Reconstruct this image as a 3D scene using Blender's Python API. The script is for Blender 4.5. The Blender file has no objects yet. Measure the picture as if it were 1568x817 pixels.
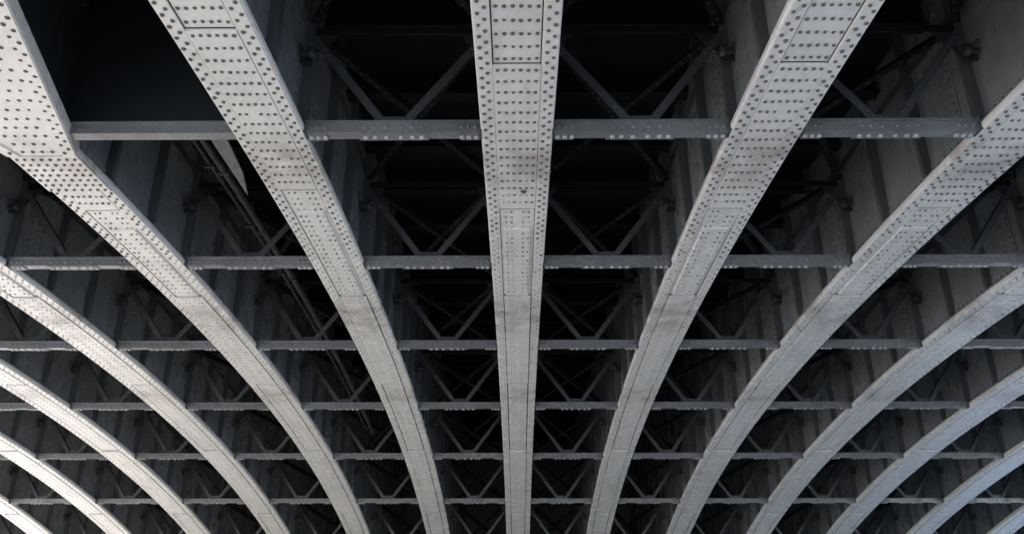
import bpy, math, random
import numpy as np
random.seed(4); rng=np.random.default_rng(4)
sc=bpy.context.scene
S=3.0            # rib spacing
HW=0.435         # half flange width
DECK=7.7
Y0,Y1=-7.0,42.0
def Z(y):
    t=max(0.0,y-9.0)
    return 5.175-0.00493*(y-9.0)**2-3.0e-5*t**3-0.9e-6*t**4
BR=[8.3+4.03*n for n in range(-3,9)]
# ---------------------------------------------------------------- materials
def paint(name,base,dirt,rust,rough=0.45,rust_amt=0.35,var=0.2,bump=0.25,band=False,spec=0.5,streak=None,sk=0.35):
    m=bpy.data.materials.new(name); m.use_nodes=True
    nt=m.node_tree; N=nt.nodes; L=nt.links
    b=N['Principled BSDF']
    geo=N.new('ShaderNodeNewGeometry')
    def noise(scale,det,rgh=0.6,vec=None,dist=0.0):
        n=N.new('ShaderNodeTexNoise'); n.inputs['Scale'].default_value=scale
        n.inputs['Detail'].default_value=det; n.inputs['Roughness'].default_value=rgh
        n.inputs['Distortion'].default_value=dist
        L.new(vec if vec else geo.outputs['Position'],n.inputs['Vector']); return n.outputs['Fac']
    def ramp(f,a,c):
        r=N.new('ShaderNodeMapRange'); r.inputs['From Min'].default_value=a; r.inputs['From Max'].default_value=c
        L.new(f,r.inputs['Value']); return r.outputs['Result']
    def mul(a,bv):
        r=N.new('ShaderNodeMath'); r.operation='MULTIPLY'; L.new(a,r.inputs[0])
        if isinstance(bv,float): r.inputs[1].default_value=bv
        else: L.new(bv,r.inputs[1])
        return r.outputs[0]
    def add(a,bv):
        r=N.new('ShaderNodeMath'); r.operation='ADD'; r.use_clamp=True; L.new(a,r.inputs[0]); L.new(bv,r.inputs[1]); return r.outputs[0]
    def mix(f,a,bv):
        r=N.new('ShaderNodeMix'); r.data_type='RGBA'
        L.new(f,r.inputs['Factor'])
        for k,v in ((6,a),(7,bv)):
            if isinstance(v,tuple): r.inputs[k].default_value=v+(1,)
            else: L.new(v,r.inputs[k])
        return r.outputs[2]
    big=ramp(noise(0.55,2),0.3,0.72)
    mid=ramp(noise(2.0,3,0.55,dist=0.4),0.42,0.76)
    dd=add(mul(big,0.4),mul(mid,0.6))
    col=mix(mul(dd,var*3.0),base,dirt)
    if streak:
        vm=N.new('ShaderNodeVectorMath'); vm.operation='MULTIPLY'; L.new(geo.outputs['Position'],vm.inputs[0]); vm.inputs[1].default_value=streak
        sn=ramp(noise(1.0,3,0.5,vec=vm.outputs[0]),0.50,0.76)
        col=mix(mul(sn,sk),col,dirt)
    if bump>0.15:
        fine=ramp(noise(30,2,0.6),0.5,0.8)
        col=mix(mul(fine,0.10),col,dirt)
    spots=ramp(noise(6.5,4,0.7,dist=1.0),0.61,0.70)
    rf=mul(mul(spots,big),rust_amt)
    if band:
        sep=N.new('ShaderNodeSeparateXYZ'); L.new(geo.outputs['Position'],sep.inputs[0])
        def bd(c,w):
            a=N.new('ShaderNodeMath'); a.operation='SUBTRACT'; L.new(sep.outputs['Y'],a.inputs[0]); a.inputs[1].default_value=c
            q=N.new('ShaderNodeMath'); q.operation='ABSOLUTE'; L.new(a.outputs[0],q.inputs[0])
            return ramp(q.outputs[0],w,w*0.2)
        bb=add(add(bd(14.6,1.3),bd(9.0,0.9)),bd(19.4,0.7))
        grime=ramp(noise(2.2,3,0.65),0.35,0.62)
        rf=add(rf,mul(mul(bb,grime),0.5))
    col=mix(rf,col,rust)
    L.new(col,b.inputs['Base Color'])
    rr=N.new('ShaderNodeMapRange'); L.new(mid,rr.inputs['Value'])
    rr.inputs['To Min'].default_value=rough-0.08; rr.inputs['To Max'].default_value=rough+0.2
    L.new(rr.outputs['Result'],b.inputs['Roughness'])
    b.inputs['Specular IOR Level'].default_value=spec
    if bump>0.15:
        bp=N.new('ShaderNodeBump'); bp.inputs['Strength'].default_value=bump; bp.inputs['Distance'].default_value=0.01
        L.new(noise(3.5,2),bp.inputs['Height']); L.new(bp.outputs['Normal'],b.inputs['Normal'])
    return m
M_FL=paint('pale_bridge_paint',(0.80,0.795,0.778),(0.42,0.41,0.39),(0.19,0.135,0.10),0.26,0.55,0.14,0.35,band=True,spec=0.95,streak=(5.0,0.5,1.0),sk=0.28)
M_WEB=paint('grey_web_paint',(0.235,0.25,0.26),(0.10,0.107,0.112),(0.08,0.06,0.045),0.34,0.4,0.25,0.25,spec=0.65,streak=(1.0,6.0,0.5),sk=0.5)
M_RIV=paint('shaded_grimy_rivet_paint',(0.12,0.117,0.112),(0.055,0.053,0.05),(0.08,0.055,0.04),0.5,0.4,0.2,0.0,spec=0.4)  # rivet shading and some dirt put into one dark base colour
M_RIV2=paint('painted_rivet_head',(0.42,0.415,0.405),(0.22,0.215,0.21),(0.12,0.085,0.06),0.40,0.4,0.2,0.0,spec=0.5)
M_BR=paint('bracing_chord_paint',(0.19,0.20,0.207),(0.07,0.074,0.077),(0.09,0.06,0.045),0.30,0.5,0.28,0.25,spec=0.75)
M_DK=paint('shaded_grimy_deck_paint',(0.012,0.013,0.014),(0.006,0.0065,0.007),(0.015,0.011,0.008),0.7,0.3,0.25,0.1,spec=0.12)  # deck grime plus the shade of the bays, put into a near-black colour
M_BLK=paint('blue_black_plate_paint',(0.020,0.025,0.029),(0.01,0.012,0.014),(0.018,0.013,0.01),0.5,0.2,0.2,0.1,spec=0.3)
M_STONE=paint('abutment_granite',(0.22,0.21,0.20),(0.10,0.10,0.095),(0.10,0.08,0.06),0.85,0.4,0.3,0.6,spec=0.2)
M_GND=paint('bounce_ground_gravel',(0.49,0.48,0.46),(0.33,0.32,0.30),(0.25,0.22,0.18),0.9,0.3,0.2,0.8,spec=0.2)
M_SHADE=paint('shade_dark_bracing_paint',(0.034,0.037,0.040),(0.015,0.017,0.019),(0.03,0.022,0.016),0.42,0.4,0.25,0.0,spec=0.35)  # shade between the ribs painted into the bracing colour
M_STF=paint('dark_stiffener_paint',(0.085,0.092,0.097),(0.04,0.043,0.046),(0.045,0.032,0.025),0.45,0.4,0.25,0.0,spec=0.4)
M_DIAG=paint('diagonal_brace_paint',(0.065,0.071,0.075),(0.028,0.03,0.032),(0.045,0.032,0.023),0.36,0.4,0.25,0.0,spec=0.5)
M_GRV=paint('shadow_plate_seam',(0.05,0.048,0.046),(0.025,0.024,0.023),(0.05,0.035,0.025),0.7,0.4,0.2,0.0,spec=0.2)  # shadow in plate grooves and joints, painted as a dark strip
MATS=[M_FL,M_WEB,M_RIV,M_BR,M_DK,M_BLK,M_STONE,M_SHADE,M_STF,M_RIV2,M_DIAG,M_GRV]
FL,WEB,RIV,BRC,DK,BLK,ST,SO,SF,RIV2,DG,GV=range(12)
# ---------------------------------------------------------------- mesh builder
class MB:
    def __init__(s): s.v=[];s.f=[];s.m=[];s.n=0;s.rp=[];s.rn=[];s.rr=[];s.rm=[]
    def addv(s,vs,fs,mat):
        s.v+= [tuple(p) for p in vs]; s.f+=[tuple(i+s.n for i in f) for f in fs]; s.m+=[mat]*len(fs); s.n+=len(vs)
    def box(s,x0,x1,y0,y1,z0,z1,mat):
        s.addv([(x0,y0,z0),(x1,y0,z0),(x1,y1,z0),(x0,y1,z0),(x0,y0,z1),(x1,y0,z1),(x1,y1,z1),(x0,y1,z1)],
          [(0,3,2,1),(4,5,6,7),(0,1,5,4),(1,2,6,5),(2,3,7,6),(3,0,4,7)],mat)
    def prism(s,x0,x1,a,b,ya,yb,mat,zb=None,step=0.8,bev=0.0):
        n=max(1,int(math.ceil((yb-ya)/step))); vs=[];fs=[]
        for i in range(n+1):
            y=ya+(yb-ya)*i/n; z=Z(y); top=zb if zb is not None else z+b
            if bev>0:
                sec=[(x0+bev,z+a),(x1-bev,z+a),(x1,z+a+bev),(x1,top),(x0,top),(x0,z+a+bev)]
            else: sec=[(x0,z+a),(x1,z+a),(x1,top),(x0,top)]
            k=len(sec); vs+=[(p[0],y,p[1]) for p in sec]
        for i in range(n):
            for j in range(k):
                j2=(j+1)%k
                fs.append((i*k+j,i*k+k+j,i*k+k+j2,i*k+j2))
        fs.append(tuple(range(k))); fs.append(tuple(n*k+j for j in reversed(range(k))))
        s.addv(vs,fs,mat)
    def bar(s,p,q,w,t,mat,up=(0,1,0)):
        p=np.array(p,float);q=np.array(q,float);d=q-p;d/=np.linalg.norm(d)
        u=np.array(up,float); u-=d*np.dot(u,d); u/=np.linalg.norm(u); r=np.cross(d,u)
        vs=[]
        for c in (p,q):
            for a,b in ((-1,-1),(1,-1),(1,1),(-1,1)): vs.append(c+r*a*w/2+u*b*t/2)
        s.addv(vs,[(0,3,2,1),(4,5,6,7),(0,1,5,4),(1,2,6,5),(2,3,7,6),(3,0,4,7)],mat)
    def plate(s,pts,y0,y1,mat):
        k=len(pts); vs=[(p[0],y0,p[1]) for p in pts]+[(p[0],y1,p[1]) for p in pts]
        fs=[tuple(range(k)),tuple(reversed(range(k,2*k)))]+[(i,i+k,(i+1)%k+k,(i+1)%k) for i in range(k)]
        s.addv(vs,fs,mat)
    def cyl(s,p,q,r,mat,seg=8):
        p=np.array(p,float);q=np.array(q,float);d=q-p;d/=np.linalg.norm(d)
        u=np.array((0,0,1.0)) if abs(d[2])<0.9 else np.array((1.0,0,0)); u-=d*np.dot(u,d);u/=np.linalg.norm(u);w=np.cross(d,u)
        vs=[c+r*(u*math.cos(2*math.pi*i/seg)+w*math.sin(2*math.pi*i/seg)) for c in (p,q) for i in range(seg)]
        fs=[tuple(reversed(range(seg))),tuple(range(seg,2*seg))]+[(i,(i+1)%seg,(i+1)%seg+seg,i+seg) for i in range(seg)]
        s.addv(vs,fs,mat)
    def riv(s,x,y,z,n,r=0.021,mat=RIV):
        if y<2: return
        s.rp.append((x,y,z)); s.rn.append(n); s.rr.append(r*(0.9+0.2*random.random())); s.rm.append(mat)
    def mesh(s,name):
        V=np.array(s.v,float).reshape(-1,3); 
        faces=list(s.f); mats=list(s.m); smooth=[False]*len(faces)
        if s.rp:
            P=np.array(s.rp);Nn=np.array(s.rn,float);R=np.array(s.rr)
            seg=8; ang=np.arange(seg)*2*np.pi/seg
            prof=[(1.0,0.0),(0.86,0.5),(0.45,0.8)]
            ref=np.where(np.abs(Nn[:,2:3])>0.9,np.array([[1.0,0,0]]),np.array([[0,0,1.0]]))
            U=np.cross(ref,Nn);U/=np.linalg.norm(U,axis=1,keepdims=True);W=np.cross(Nn,U)
            rings=[]
            for rr,h in prof:
                for a in ang:
                    rings.append(P+R[:,None]*(rr*(U*np.cos(a)+W*np.sin(a))+(h)*Nn))
            RV=np.stack(rings,1); nv=RV.shape[1]
            base=len(V); V=np.concatenate([V,RV.reshape(-1,3)])
            tf=[]
            for k in range(2):
                for i in range(seg): tf.append((k*seg+i,k*seg+(i+1)%seg,(k+1)*seg+(i+1)%seg,(k+1)*seg+i))
            tf.append(tuple(range(2*seg,3*seg)))
            for j in range(len(P)):
                o=base+j*nv
                for t in tf: faces.append(tuple(o+i for i in t))
                mats+= [s.rm[j]]*len(tf); smooth+=[True]*len(tf)
        me=bpy.data.meshes.new(name); me.from_pydata(V.tolist(),[],faces)
        for m in MATS: me.materials.append(m)
        me.polygons.foreach_set('material_index',np.array(mats,dtype=np.int32))
        me.polygons.foreach_set('use_smooth',np.array(smooth,dtype=bool)); me.update()
        return me
def obj(name,me,loc=(0,0,0),par=None):
    o=bpy.data.objects.new(name,me); o.location=loc; sc.collection.objects.link(o)
    if par: o.parent=par
    return o
# ---------------------------------------------------------------- rib
JO=[Y0,6.9,10.3,13.6,18.6,23.7,29.4,35.0,Y1]
def rm(y):
    p=min(1,max(0,(y-9.0)/4.5)); return RIV2 if random.random()<p*0.95 else RIV
def build_rib(shift=0.0,hole=False):
    b=MB(); J=[j+(shift if 0<i<3 else 0) for i,j in enumerate(JO)]
    b.prism(-HW,HW,0,0.07,Y0,Y1,FL,bev=0.008)
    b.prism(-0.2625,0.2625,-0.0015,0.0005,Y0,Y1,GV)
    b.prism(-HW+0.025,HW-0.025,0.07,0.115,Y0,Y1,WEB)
    for sx in (-1,1):
        lo,hi=sorted((sx*0.258,sx*(HW-0.012)))
        st=[Y0,4.0,11.9,16.6,21.8,27.0,33.0,Y1]
        for a,c in zip(st[:-1],st[1:]):
            b.prism(lo,hi,-0.024,0.0,a+0.009,c-0.009,FL,bev=0.004)
        y=Y0+0.05;k=0
        while y<Y1-0.05:
            r=0.024 if y<12 else 0.019
            b.riv(sx*(0.312 if k%2 else 0.378)+random.uniform(-.003,.003),y,Z(y)-0.024,(0,0,-1),r,rm(y)); y+=0.088 if y<12 else 0.1;k+=1
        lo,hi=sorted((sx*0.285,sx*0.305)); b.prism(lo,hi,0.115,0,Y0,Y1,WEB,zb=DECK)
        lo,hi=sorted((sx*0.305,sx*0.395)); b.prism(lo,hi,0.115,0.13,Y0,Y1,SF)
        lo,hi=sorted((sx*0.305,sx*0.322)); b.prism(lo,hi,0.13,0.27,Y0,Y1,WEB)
        lo,hi=sorted((sx*0.305,sx*0.335)); b.prism(lo,hi,1.75,1.88,Y0,Y1,SF)
        y=Y0+0.1
        while y<Y1-0.1:
            b.riv(sx*0.322,y,Z(y)+0.20,(sx,0,0),0.02,SF); y+=0.17
        for yb in BR:
            if yb>Y1-0.5: continue
            for k,yy in enumerate((yb,yb+1.34,yb+2.69)):
                if yy>Y1-0.3: continue
                z=Z(yy); lo,hi=sorted((sx*0.305,sx*0.425))
                b.box(lo,hi,yy-0.012,yy+0.012,z+0.13,DECK-0.01,SF)
                lo,hi=sorted((sx*0.40,sx*0.428)); b.box(lo,hi,yy+0.012,yy+0.07,z+0.14,DECK-0.01,SF)
            z=Z(yb+0.55); lo,hi=sorted((sx*0.305,sx*0.318))
            ys=yb+0.42
            b.box(lo,hi,ys,ys+0.36,z+0.30,DECK-0.02,WEB)
            zz=z+0.36
            while zz<z+2.3:
                b.riv(sx*0.318,ys+0.07,zz,(sx,0,0),0.022,RIV); b.riv(sx*0.318,ys+0.29,zz+0.05,(sx,0,0),0.022,RIV); zz+=0.12
            z=Z(yb); lo,hi=sorted((sx*0.305,sx*0.46))
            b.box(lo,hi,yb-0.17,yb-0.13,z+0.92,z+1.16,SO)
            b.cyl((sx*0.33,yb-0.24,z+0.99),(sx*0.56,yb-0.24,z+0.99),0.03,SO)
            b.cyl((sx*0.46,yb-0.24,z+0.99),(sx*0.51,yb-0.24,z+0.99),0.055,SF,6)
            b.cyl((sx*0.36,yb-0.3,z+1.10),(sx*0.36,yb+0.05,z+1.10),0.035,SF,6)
    for i,(a,c) in enumerate(zip(J[:-1],J[1:])):
        g1=0.012+0.0018*a if a>8 else 0.013; g2=0.012+0.0018*c
        if c<8: g2=0.013
        a2,c2=a+g1,c-g2
        kind=['rec','full','nar','std','std2','std','std2','std'][i]
        if kind=='rec': w,d=0.243,-0.004
        elif kind=='full': w,d=0.254,-0.030
        elif kind=='nar': w,d=0.247,-0.012
        elif kind=='std': w,d=0.241,-0.040
        else: w,d=0.232,-0.027
        b.prism(-w,w,d,0.001,a2,c2,FL,bev=0.002)
        if kind=='nar':
            b.prism(-0.195,0.195,-0.040,-0.012,a2+0.6,c2-0.01,FL,bev=0.004)
        if kind in('full','rec'):
            xs=[-0.205,-0.123,-0.041,0.041,0.123,0.205]; py=0.205; r=0.0225
        elif kind=='nar': xs=[-0.165,-0.085,0.085,0.165]; py=0.165; r=0.019
        else:
            xs=[-0.15,-0.085,0.085,0.15]; py=0.165; r=0.0155
        y=a2+0.07
        while y<c2-0.05:
            for k,x in enumerate(xs):
                dd=d
                if kind=='nar' and y>a2+0.62: dd=-0.040
                if kind in('full','rec') and 0<k<5 and random.random()<0.02: continue
                b.riv(x+random.uniform(-.003,.003),y+random.uniform(-.005,.005),Z(y)+dd,(0,0,-1),r,rm(y))
            y+=py
    if hole:
        b.cyl((0.09,9.75,Z(9.75)-0.034),(0.09,9.75,Z(9.75)-0.030),0.045,SF,12)
        b.cyl((0.09,9.75,Z(9.75)-0.06),(0.09,9.75,Z(9.75)-0.034),0.022,RIV,8)
    return b.mesh('arch_rib_mesh')
ribA=build_rib(0.0); ribB=build_rib(-0.6); ribC=build_rib(0.0,True)
for i in range(-7,8):
    obj('steel_arch_rib',ribC if i==0 else ribB if i in(-1,-3,4) else ribA,(i*S,0,0))
# ---------------------------------------------------------------- bracing
def build_bracing(skip=None):
    b=MB(); X=1.5-0.43
    for n,yb in enumerate(BR):
        if yb>Y1-1: continue
        z=Z(yb)
        solid = (skip is not None and n==skip)
        b.box(-X,X,yb-0.02,yb+0.125,z+0.0,z+0.016,BRC)
        b.box(-X,X,yb-0.036,yb-0.020,z-0.004,z+0.13,BRC)
        b.box(-X,X,yb-0.085,yb-0.036,z+0.122,z+0.136,BRC)
        if not solid:
            b.box(-0.42,0.42,yb-0.015,yb+0.135,z-0.014,z-0.0,BRC)
            for sx in (-1,1):
                lo,hi=sorted((sx*X*0.76,sx*(X-0.03))); b.box(lo,hi,yb-0.015,yb+0.135,z-0.014,z,BRC)
                for k in range(3): b.riv(sx*(X-0.07-0.085*k),yb+0.065,z-0.014,(0,0,-1),0.03,RIV2)
                for k in range(3): b.riv(sx*(X-0.07-0.085*k),yb-0.036,z+0.065,(0,-1,0),0.026,BRC)
            for x in (-0.34,-0.23,-0.09,0.09,0.23,0.34):
                b.riv(x,yb+0.065,z-0.014,(0,0,-1),0.032,RIV2); b.riv(x,yb-0.036,z+0.065,(0,-1,0),0.026,BRC)
        for sx in (-1,1):
            lo,hi=sorted((sx*(X-0.012),sx*(X+0.006))); b.box(lo,hi,yb-0.09,yb+0.10,z-0.02,z+0.20,SF)
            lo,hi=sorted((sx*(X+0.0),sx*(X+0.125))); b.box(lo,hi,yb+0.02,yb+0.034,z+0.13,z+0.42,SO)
        if solid:
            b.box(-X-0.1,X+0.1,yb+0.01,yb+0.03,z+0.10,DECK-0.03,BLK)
            continue
        yg=yb+0.0
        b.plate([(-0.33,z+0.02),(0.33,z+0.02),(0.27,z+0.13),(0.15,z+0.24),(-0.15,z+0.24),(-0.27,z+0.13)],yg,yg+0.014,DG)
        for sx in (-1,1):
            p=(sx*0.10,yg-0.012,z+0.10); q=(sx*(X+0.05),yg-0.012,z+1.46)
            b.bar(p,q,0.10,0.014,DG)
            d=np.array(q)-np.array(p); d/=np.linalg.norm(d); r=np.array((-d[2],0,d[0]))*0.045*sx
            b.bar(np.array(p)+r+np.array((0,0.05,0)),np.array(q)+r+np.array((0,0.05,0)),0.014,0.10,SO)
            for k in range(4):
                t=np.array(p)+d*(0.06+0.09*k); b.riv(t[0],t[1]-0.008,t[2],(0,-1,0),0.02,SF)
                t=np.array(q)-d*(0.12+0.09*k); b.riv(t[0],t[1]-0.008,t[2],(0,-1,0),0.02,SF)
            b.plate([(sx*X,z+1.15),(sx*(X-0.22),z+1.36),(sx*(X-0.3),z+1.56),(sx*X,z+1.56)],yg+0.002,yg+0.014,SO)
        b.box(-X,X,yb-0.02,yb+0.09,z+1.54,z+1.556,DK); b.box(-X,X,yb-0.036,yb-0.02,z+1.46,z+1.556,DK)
        y2=yb+4.03
        if y2<Y1-1:
            z2=Z(y2)
            for sx,dz in ((-1,0),(1,0.03)):
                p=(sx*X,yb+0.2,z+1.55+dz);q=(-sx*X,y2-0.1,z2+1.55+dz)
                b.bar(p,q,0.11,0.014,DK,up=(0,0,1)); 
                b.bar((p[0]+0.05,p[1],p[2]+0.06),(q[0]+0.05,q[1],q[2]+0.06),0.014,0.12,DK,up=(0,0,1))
                for k in range(24):
                    t=(k+0.5)/24; b.riv(p[0]+(q[0]-p[0])*t,p[1]+(q[1]-p[1])*t,p[2]+(q[2]-p[2])*t-0.008,(0,0,-1),0.02,SO)
    return b.mesh('bracing_mesh')
brA=build_bracing(); brB=build_bracing(skip=3)
for i in range(-7,7):
    obj('cross_bracing',brB if i==-2 else brA,((i+0.5)*S,0,0))
# ---------------------------------------------------------------- deck
b=MB()
XW=22.4
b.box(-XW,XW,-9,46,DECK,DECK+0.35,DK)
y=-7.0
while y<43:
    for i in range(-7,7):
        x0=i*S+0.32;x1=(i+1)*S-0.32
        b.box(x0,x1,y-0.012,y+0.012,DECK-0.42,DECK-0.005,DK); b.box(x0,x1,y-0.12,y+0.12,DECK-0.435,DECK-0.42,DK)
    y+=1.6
for sx in(-1,1):
    lo,hi=sorted((sx*XW,sx*(XW+0.25))); b.box(lo,hi,-9,46,DECK-0.6,DECK+1.3,WEB)
obj('bridge_deck',b.mesh('deck_mesh'))
# ---------------------------------------------------------------- splayed girder, upper left
b=MB()
def zf(y): return Z(y)-0.045
yk=8.72
edge=[(yk,0.445),(5.93,1.26),(3.0,2.10),(0.5,2.82)]
for (ya,wa),(yb_,wb) in zip(edge[:-1],edge[1:]):
    za,zb_=zf(ya),zf(yb_)
    vs=[(-wa,ya,za),(wa,ya,za),(wb,yb_,zb_),(-wb,yb_,zb_)]
    vs+=[(v[0],v[1],v[2]+0.17) for v in vs]
    b.addv(vs,[(0,3,2,1),(4,5,6,7),(0,1,5,4),(1,2,6,5),(2,3,7,6),(3,0,4,7)],FL)
    for sx in(-1,1):
        for (ia,ib,z0,z1,mt) in ((0.012,0.175,-0.018,0.0,FL),):
            vs=[(sx*(wa-ib),ya,za+z0),(sx*(wa-ia),ya,za+z0),(sx*(wb-ia),yb_,zb_+z0),(sx*(wb-ib),yb_,zb_+z0)]
            vs+=[(v[0],v[1],v[2]-z0+z1+0.002) for v in vs]
            b.addv(vs,[(0,3,2,1),(4,5,6,7),(0,1,5,4),(1,2,6,5),(2,3,7,6),(3,0,4,7)],mt)
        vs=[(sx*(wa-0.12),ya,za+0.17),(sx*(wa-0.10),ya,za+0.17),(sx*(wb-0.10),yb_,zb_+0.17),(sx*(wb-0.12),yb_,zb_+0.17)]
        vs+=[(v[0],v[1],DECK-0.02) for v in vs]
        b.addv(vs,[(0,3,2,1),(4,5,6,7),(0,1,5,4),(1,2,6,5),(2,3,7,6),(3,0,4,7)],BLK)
def wy(y):
    for (ya,wa),(yb_,wb) in zip(edge[:-1],edge[1:]):
        if yb_<=y<=ya: return wa+(wb-wa)*(ya-y)/(ya-yb_)
y=yk-0.10;k=0
while y>0.6:
    w=wy(y)
    for sx in(-1,1):
        b.riv(sx*(w-(0.06 if k%2 else 0.13)),y,zf(y)-0.018,(0,0,-1),0.025)
    if k%2==0:
        x=0.06
        while x<w-0.22:
            for sx in(-1,1): b.riv(sx*x,y,zf(y),(0,0,-1),0.025)
            x+=0.125
    y-=0.095;k+=1
b.prism(-0.43,0.43,-0.050,-0.021,yk+0.02,yk+0.95,FL,bev=0.004)
y=yk+0.09
while y<yk+0.9:
    for x in(-0.37,-0.27,-0.165,-0.055,0.055,0.165,0.27,0.37): b.riv(x,y,Z(y)-0.050,(0,0,-1),0.024)
    y+=0.135
obj('splayed_girder_end',b.mesh('splayed_mesh'),(-2*S,0,0))
# ---------------------------------------------------------------- service conduits
b=MB()
for x,dz,r in ((-4.45,0.80,0.055),(-4.68,0.92,0.035)):
    y=8.6
    while y<24:
        b.cyl((x,y,Z(y)+dz),(x,y+1.0,Z(y+1)+dz),r,SO,10)
        if int(y)%2==0: b.box(x-0.08,x+0.08,y-0.02,y+0.02,Z(y)+dz-0.07,Z(y)+dz+0.09,SO)
        y+=1.0
b.addv([(-4.22,9.3,5.80),(-4.00,9.25,5.84),(-4.12,10.5,5.86),(-4.26,11.2,5.84),
        (-4.22,9.3,5.83),(-4.00,9.25,5.87),(-4.12,10.5,5.89),(-4.26,11.2,5.87)],
       [(0,3,2,1),(4,5,6,7),(0,1,5,4),(1,2,6,5),(2,3,7,6),(3,0,4,7)],WEB)
obj('service_conduit',b.mesh('conduit_mesh'))
# ---------------------------------------------------------------- abutment and ground
b=MB()
b.box(-24,24,42.3,47,-3.6,DECK-0.05,ST)
zz=-3.5;r=0
while zz<DECK-0.7:
    x=-24+(0.6 if r%2 else 0)
    while x<23.2:
        b.box(x+0.01,x+1.18,42.22,42.32,zz+0.01,zz+0.58,ST); x+=1.2
    zz+=0.6;r+=1
for i in range(-7,8): b.box(i*S-0.7,i*S+0.7,41.3,42.4,-3.6,Z(42)+0.6,ST)
obj('stone_abutment',b.mesh('abutment_mesh'))
me=bpy.data.meshes.new('ground'); g=600
me.from_pydata([(-g,-g,-3.6),(g,-g,-3.6),(g,g,-3.6),(-g,g,-3.6)],[],[(0,1,2,3)]); me.materials.append(M_GND)
obj('unseen_bounce_ground',me)  # unseen pale ground, added to bounce daylight up onto the ribs
# ---------------------------------------------------------------- light
w=bpy.data.worlds.new('World'); sc.world=w; w.use_nodes=True
nt=w.node_tree; bg=nt.nodes['Background']
sky=nt.nodes.new('ShaderNodeTexSky'); sky.sky_type='NISHITA'; sky.sun_disc=False
EL=math.radians(31); AZ=math.radians(290)
sky.sun_elevation=EL; sky.sun_rotation=AZ; sky.air_density=1.0; sky.dust_density=2.8
nt.links.new(sky.outputs[0],bg.inputs[0]); bg.inputs[1].default_value=0.98
sd=bpy.data.lights.new('sun','SUN'); sd.energy=5; sd.angle=math.radians(0.5); sd.color=(1,0.96,0.91)
so=bpy.data.objects.new('sun',sd); sc.collection.objects.link(so)
from mathutils import Vector
dirv=Vector((math.sin(AZ)*math.cos(EL),math.cos(AZ)*math.cos(EL),math.sin(EL)))
so.rotation_euler=dirv.to_track_quat('Z','Y').to_euler()
# ---------------------------------------------------------------- camera
cd=bpy.data.cameras.new('camera'); cd.lens=28.0; cd.sensor_width=36; cd.clip_end=2000
co=bpy.data.objects.new('camera',cd); sc.collection.objects.link(co)
co.rotation_euler=(math.radians(90+22.4),0,math.radians(0.42)); co.location=(0,0,0)
sc.camera=co
sc.view_settings.view_transform='Standard'; sc.view_settings.look='None'; sc.view_settings.exposure=0
